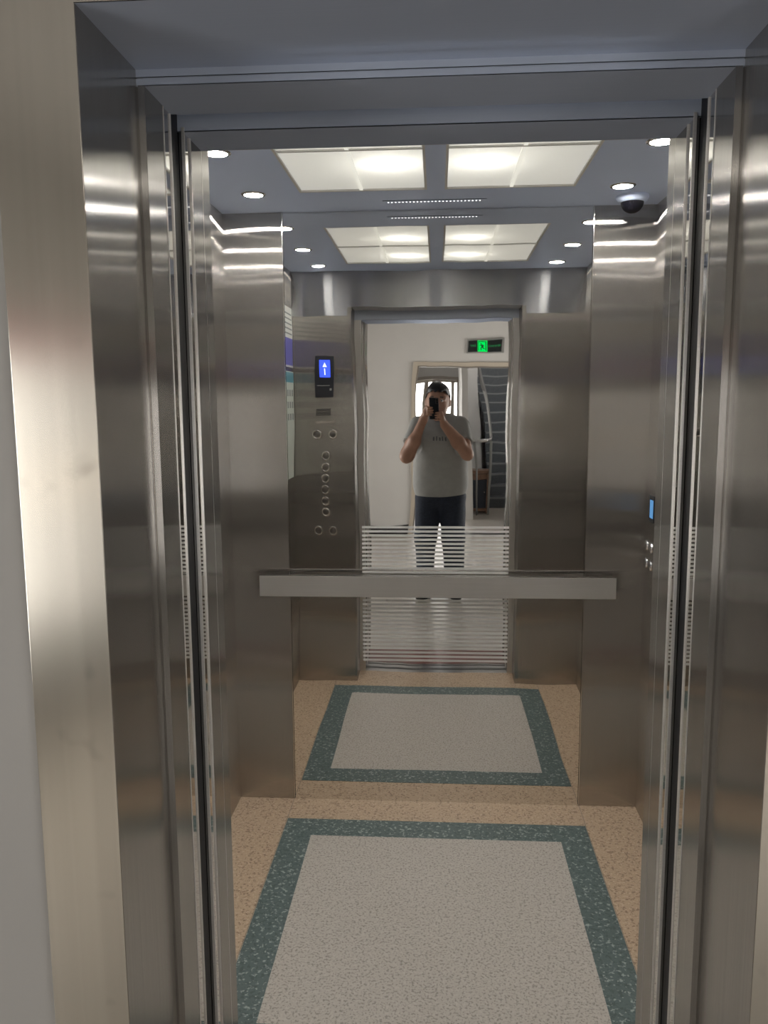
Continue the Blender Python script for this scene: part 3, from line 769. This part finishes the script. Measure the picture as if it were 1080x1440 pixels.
# clothing and hair
shirt = [
    ('cone', (BX-.085, BY, .98), (BX-.085, BY, 1.34), .128, .122, .05), ('cone', (BX+.085, BY, .98), (BX+.085, BY, 1.34), .128, .122, .05), ('cone', (BX, BY, 1.0), (BX, BY, 1.40), .13, .12, .06),
    ('ell', (BX, BY, 1.27), (.205, .135, .25), .05), ('ell', (BX, BY+.008, 1.08), (.190, .138, .24), .06), ('ell', (BX+.003, BY+.008, .93), (.203, .140, .20), .05),
    ('cone', (BX-.145, BY-.005, 1.425), (BX+.15, BY-.005, 1.425), .068, .068, .06),
    ('cone', (BX-.07, BY, 1.455), (BX+.07, BY, 1.455), .062, .062, .04)]
for s in (-1, 1):
    e2 = tuple(Vector(sh[s])*.36+Vector(el[s])*.64)
    shirt += [('cone', sh[s], e2, .067, .069, .045)]
def cut_shirt(X, Y_, Z):
    a = .868 - Z + .05*(X-BX)**2*4
    for s in (-1, 1):
        d = (Vector(el[s])-Vector(sh[s])).normalized(); q = Vector(sh[s])*.40+Vector(el[s])*.60
        px, py, pz = X-q.x, Y_-q.y, Z-q.z
        pl = px*d.x+py*d.y+pz*d.z
        near = .094 - np.sqrt((px-pl*d.x)**2+(py-pl*d.y)**2+(pz-pl*d.z)**2)
        a = np.maximum(a, np.minimum(pl, near))
    neck = .066 - np.sqrt((X-.012)**2+(Y_-(BY+.018))**2+((Z-1.535)*.9)**2)
    return np.maximum(a, neck)
shirt.append(('cut', cut_shirt, 0))
sh_o = sdf_obj('tee_shirt', shirt, (-.36, -.56, .84), (.36, -.05, 1.56), .007, 'shirt', person); sh_o['label'] = 'light grey short-sleeved tee shirt'
bm = bmesh.new()
for i, (w, hgt) in enumerate([(.012, .030), (.010, .034), (.013, .026), (.010, .034), (.012, .030)]):
    x = BX-.052 + i*.024; box(bm, x, x+w, BY+.1385, BY+.1425, 1.315, 1.315+hgt)
pr_ = obj('chest_print', bm, 'shirt_print', sh_o)
def drop(o, target):
    """lay a small print on the cloth: each vertex goes to the cloth surface in front of it"""
    from mathutils.bvhtree import BVHTree
    bv = BVHTree.FromPolygons([v.co[:] for v in target.data.vertices], [tuple(p.vertices) for p in target.data.polygons])
    for v in o.data.vertices:
        hit = bv.ray_cast(Vector((v.co.x, .5, v.co.z)), Vector((0, -1, 0)))
        if hit[0] is not None: v.co.y = hit[0].y + (.0012 if v.co.y > .14+BY - wloc(o).y else -.001)
drop(pr_, sh_o)
jeans = [('ell', (BX+.003, BY, .87), (.192, .130, .13), .05)]
for s in (-1, 1):
    lx = BX+.003+s*.095
    jeans += [('cone', (lx, BY, .84), (lx+s*.012, BY+.012, .50), .108, .084, .035), ('cone', (lx+s*.012, BY+.012, .50), (lx+s*.026, BY-.008, .07), .083, .072, .03)]
jeans.append(('cut', lambda X, Y_, Z: np.maximum(Z-.955, .055-Z), 0))
sdf_obj('jeans', jeans, (-.26, -.54, .02), (.30, -.14, 1.0), .008, 'jeans', person)['label'] = 'dark navy jeans'
for s in (-1, 1):
    fx = BX+.003+s*.125
    shoe = [('cone', (fx, BY-.045, .050), (fx+s*.012, BY+.17, .040), .048, .042, .02), ('cone', (fx, BY-.02, .06), (fx, BY-.02, .105), .05, .05, .02), ('cut', lambda X, Y_, Z: .018-Z+0*X+0*Y_, 0)]
    so = sdf_obj('shoe', shoe, (fx-.12, BY-.16, -.02), (fx+.12, BY+.28, .18), .007, 'shoe', person)
    sole = [('cone', (fx, BY-.045, .02), (fx+s*.012, BY+.17, .02), .050, .044, .02), ('cut', lambda X, Y_, Z: np.maximum(.001-Z, Z-.022)+0*X+0*Y_, 0)]
    sdf_obj('sole', sole, (fx-.12, BY-.16, -.03), (fx+.12, BY+.28, .10), .006, 'sole', so)
HM = lambda X, Y_, Z: ((X-HC.x)/HS, (Y_-HC.y)/HS, (Z-HC.z)/HS)      # back to head units, centred
hair = [('ell', hp((.007, -.314, 1.684)), tuple(r*HS for r in (.087, .106, .119)), .01), ('ell', hp((.007, -.262, 1.748)), tuple(r*HS for r in (.064, .058, .040)), .03)]
def cut_hair(X, Y_, Z):
    x, y, z = HM(X, Y_, Z)
    fringe = .058 - z + .006*np.sin(x*160) - np.clip((np.abs(x)-.05)*.8, 0, .03)      # ragged hairline, lower at the temples
    side = np.maximum(y+.012, -.012-z)
    back = np.maximum(y+.035, -.075-z)
    return np.minimum(np.minimum(fringe, side), back)
hair.append(('cut', cut_hair, 0))
sdf_obj('hair', hair, (-.14, -.48, 1.50), (.15, -.12, 1.83), .0055, 'hair', person)['label'] = 'short black hair'
for s in (-1, 1):
    e = Vector(hp((.007+s*.031, -.2215, 1.672)))
    bm = bmesh.new(); bmesh.ops.create_uvsphere(bm, u_segments=20, v_segments=12, radius=.0125, matrix=Matrix.Translation(e))
    eo = obj('eye', bm, 'eye', person, True)
    bm = bmesh.new(); bmesh.ops.create_uvsphere(bm, u_segments=16, v_segments=10, radius=.0062, matrix=Matrix.Translation(e+Vector((0, .0076, 0))))
    obj('iris', bm, 'iris', eo, True)
    bm = bmesh.new(); tube(bm, [e+Vector((-.019, .004-.006*(s < 0), .021)), e+Vector((-.006, .0105, .027)), e+Vector((.006, .0105, .027)), e+Vector((.019, .004-.006*(s > 0), .021))], .004, 8)
    obj('eyebrow', bm, 'hair', person)
bm = bmesh.new(); tube(bm, [hp((-.016, -.212, 1.600)), hp((-.006, -.205, 1.603)), hp((.007, -.204, 1.6015)), hp((.020, -.205, 1.603)), hp((.030, -.212, 1.600))], .005, 8)
obj('mouth', bm, 'lip', person)

# phone in both hands
ph = thing('smartphone', 'dark smartphone held up in both hands, seen in the mirror', 'smartphone', tuple(PH))
ph.rotation_euler = (CAM_ROT @ Matrix.Rotation(0, 3, 'X')).to_euler()
def local_obj(name, bm, mat, parent):
    bmesh.ops.recalc_face_normals(bm, faces=bm.faces)
    me = bpy.data.meshes.new(name); bm.to_mesh(me); bm.free(); me.materials.append(M[mat])
    o = bpy.data.objects.new(name, me); COL.objects.link(o); o.parent = parent
    return o
bm = bmesh.new(); box(bm, -.0385, .0385, -.081, .081, -.0042, .0042, bevel=.003); local_obj('case', bm, 'phone_back', ph)
bm = bmesh.new(); box(bm, .012, .036, .036, .078, -.0056, -.0042, bevel=.0006); cb = local_obj('camera_bump', bm, 'black', ph)
for yy in (.066, .049):
    bm = bmesh.new(); cyl(bm, (.028, yy, -.0063), .0055, .001, 'Z', 24); local_obj('lens_ring', bm, 'lens', cb)
bm = bmesh.new(); box(bm, -.036, .036, -.078, .078, .0042, .0048); local_obj('screen', bm, 'screen_soft', ph)

# ------------------------------------------------------------------ unseen lobby lamp added to brighten the landing, and daylight
t = thing('ceiling_lamp', 'round white ceiling lamp of the landing', 'ceiling lamp', (0, -2.1, LH))
bm = bmesh.new(); lathe(bm, (0, -2.1, LH), [(.17, 0), (.17, .03), (.155, .04)], 'Z', 40, flip=-1); obj('base', bm, 'pvc', t)
M['lamp_glass'] = emission('lamp_glass', (1, .95, .87), 13.0)
bm = bmesh.new(); lathe(bm, (0, -2.1, LH-.03), [(.155, 0), (.15, .03), (.11, .055), (0, .065)], 'Z', 40, flip=-1); obj('glass_shade', bm, 'lamp_glass', t)

W = bpy.data.worlds.new('sky'); SC.world = W; W.use_nodes = True
nt = W.node_tree; nt.nodes.clear()
o_ = nt.nodes.new('ShaderNodeOutputWorld'); b_ = nt.nodes.new('ShaderNodeBackground')
b_.inputs[0].default_value = (1.0, .98, .95, 1); b_.inputs[1].default_value = 7.2
nt.links.new(b_.outputs[0], o_.inputs[0])
def portal(name, loc, rot, sx_, sy_):
    l = bpy.data.lights.new(name, 'AREA'); l.shape = 'RECTANGLE'; l.size = sx_; l.size_y = sy_
    l.cycles.is_portal = True
    o = bpy.data.objects.new(name, l); COL.objects.link(o); o.location = loc; o.rotation_euler = rot
portal('daylight_portal', (LXL-.15, (VY0+VY1)/2, (VZ0+VZ1)/2), (0, -math.pi/2, 0), VZ1-VZ0, VY1-VY0)
wz, wyc = (WZ0+WZ1)/2, (WY0+WY1)/2
portal('daylight_portal', (LXR+.15, wyc, wz), (0, math.pi/2, 0), WZ1-WZ0, WY1-WY0)
portal('daylight_portal', (-1.32, -5.45, 1.475), (0, -math.pi/2, 0), 1.15, 1.1)
portal('daylight_portal', (-.24, RY-.12, 1.27), (math.pi/2, 0, 0), 1.32, 1.85)

# ------------------------------------------------------------------ render look
SC.view_settings.view_transform = 'Standard'; SC.view_settings.look = 'None'
SC.view_settings.gamma = 1; SC.view_settings.use_curve_mapping = False
SC.view_settings.exposure = 0.42
cy = SC.cycles
cy.max_bounces = 14; cy.glossy_bounces = 10; cy.diffuse_bounces = 5; cy.transmission_bounces = 8
cy.sample_clamp_indirect = 6.0; cy.caustics_reflective = True; cy.blur_glossy = .6
cy.use_denoising = True
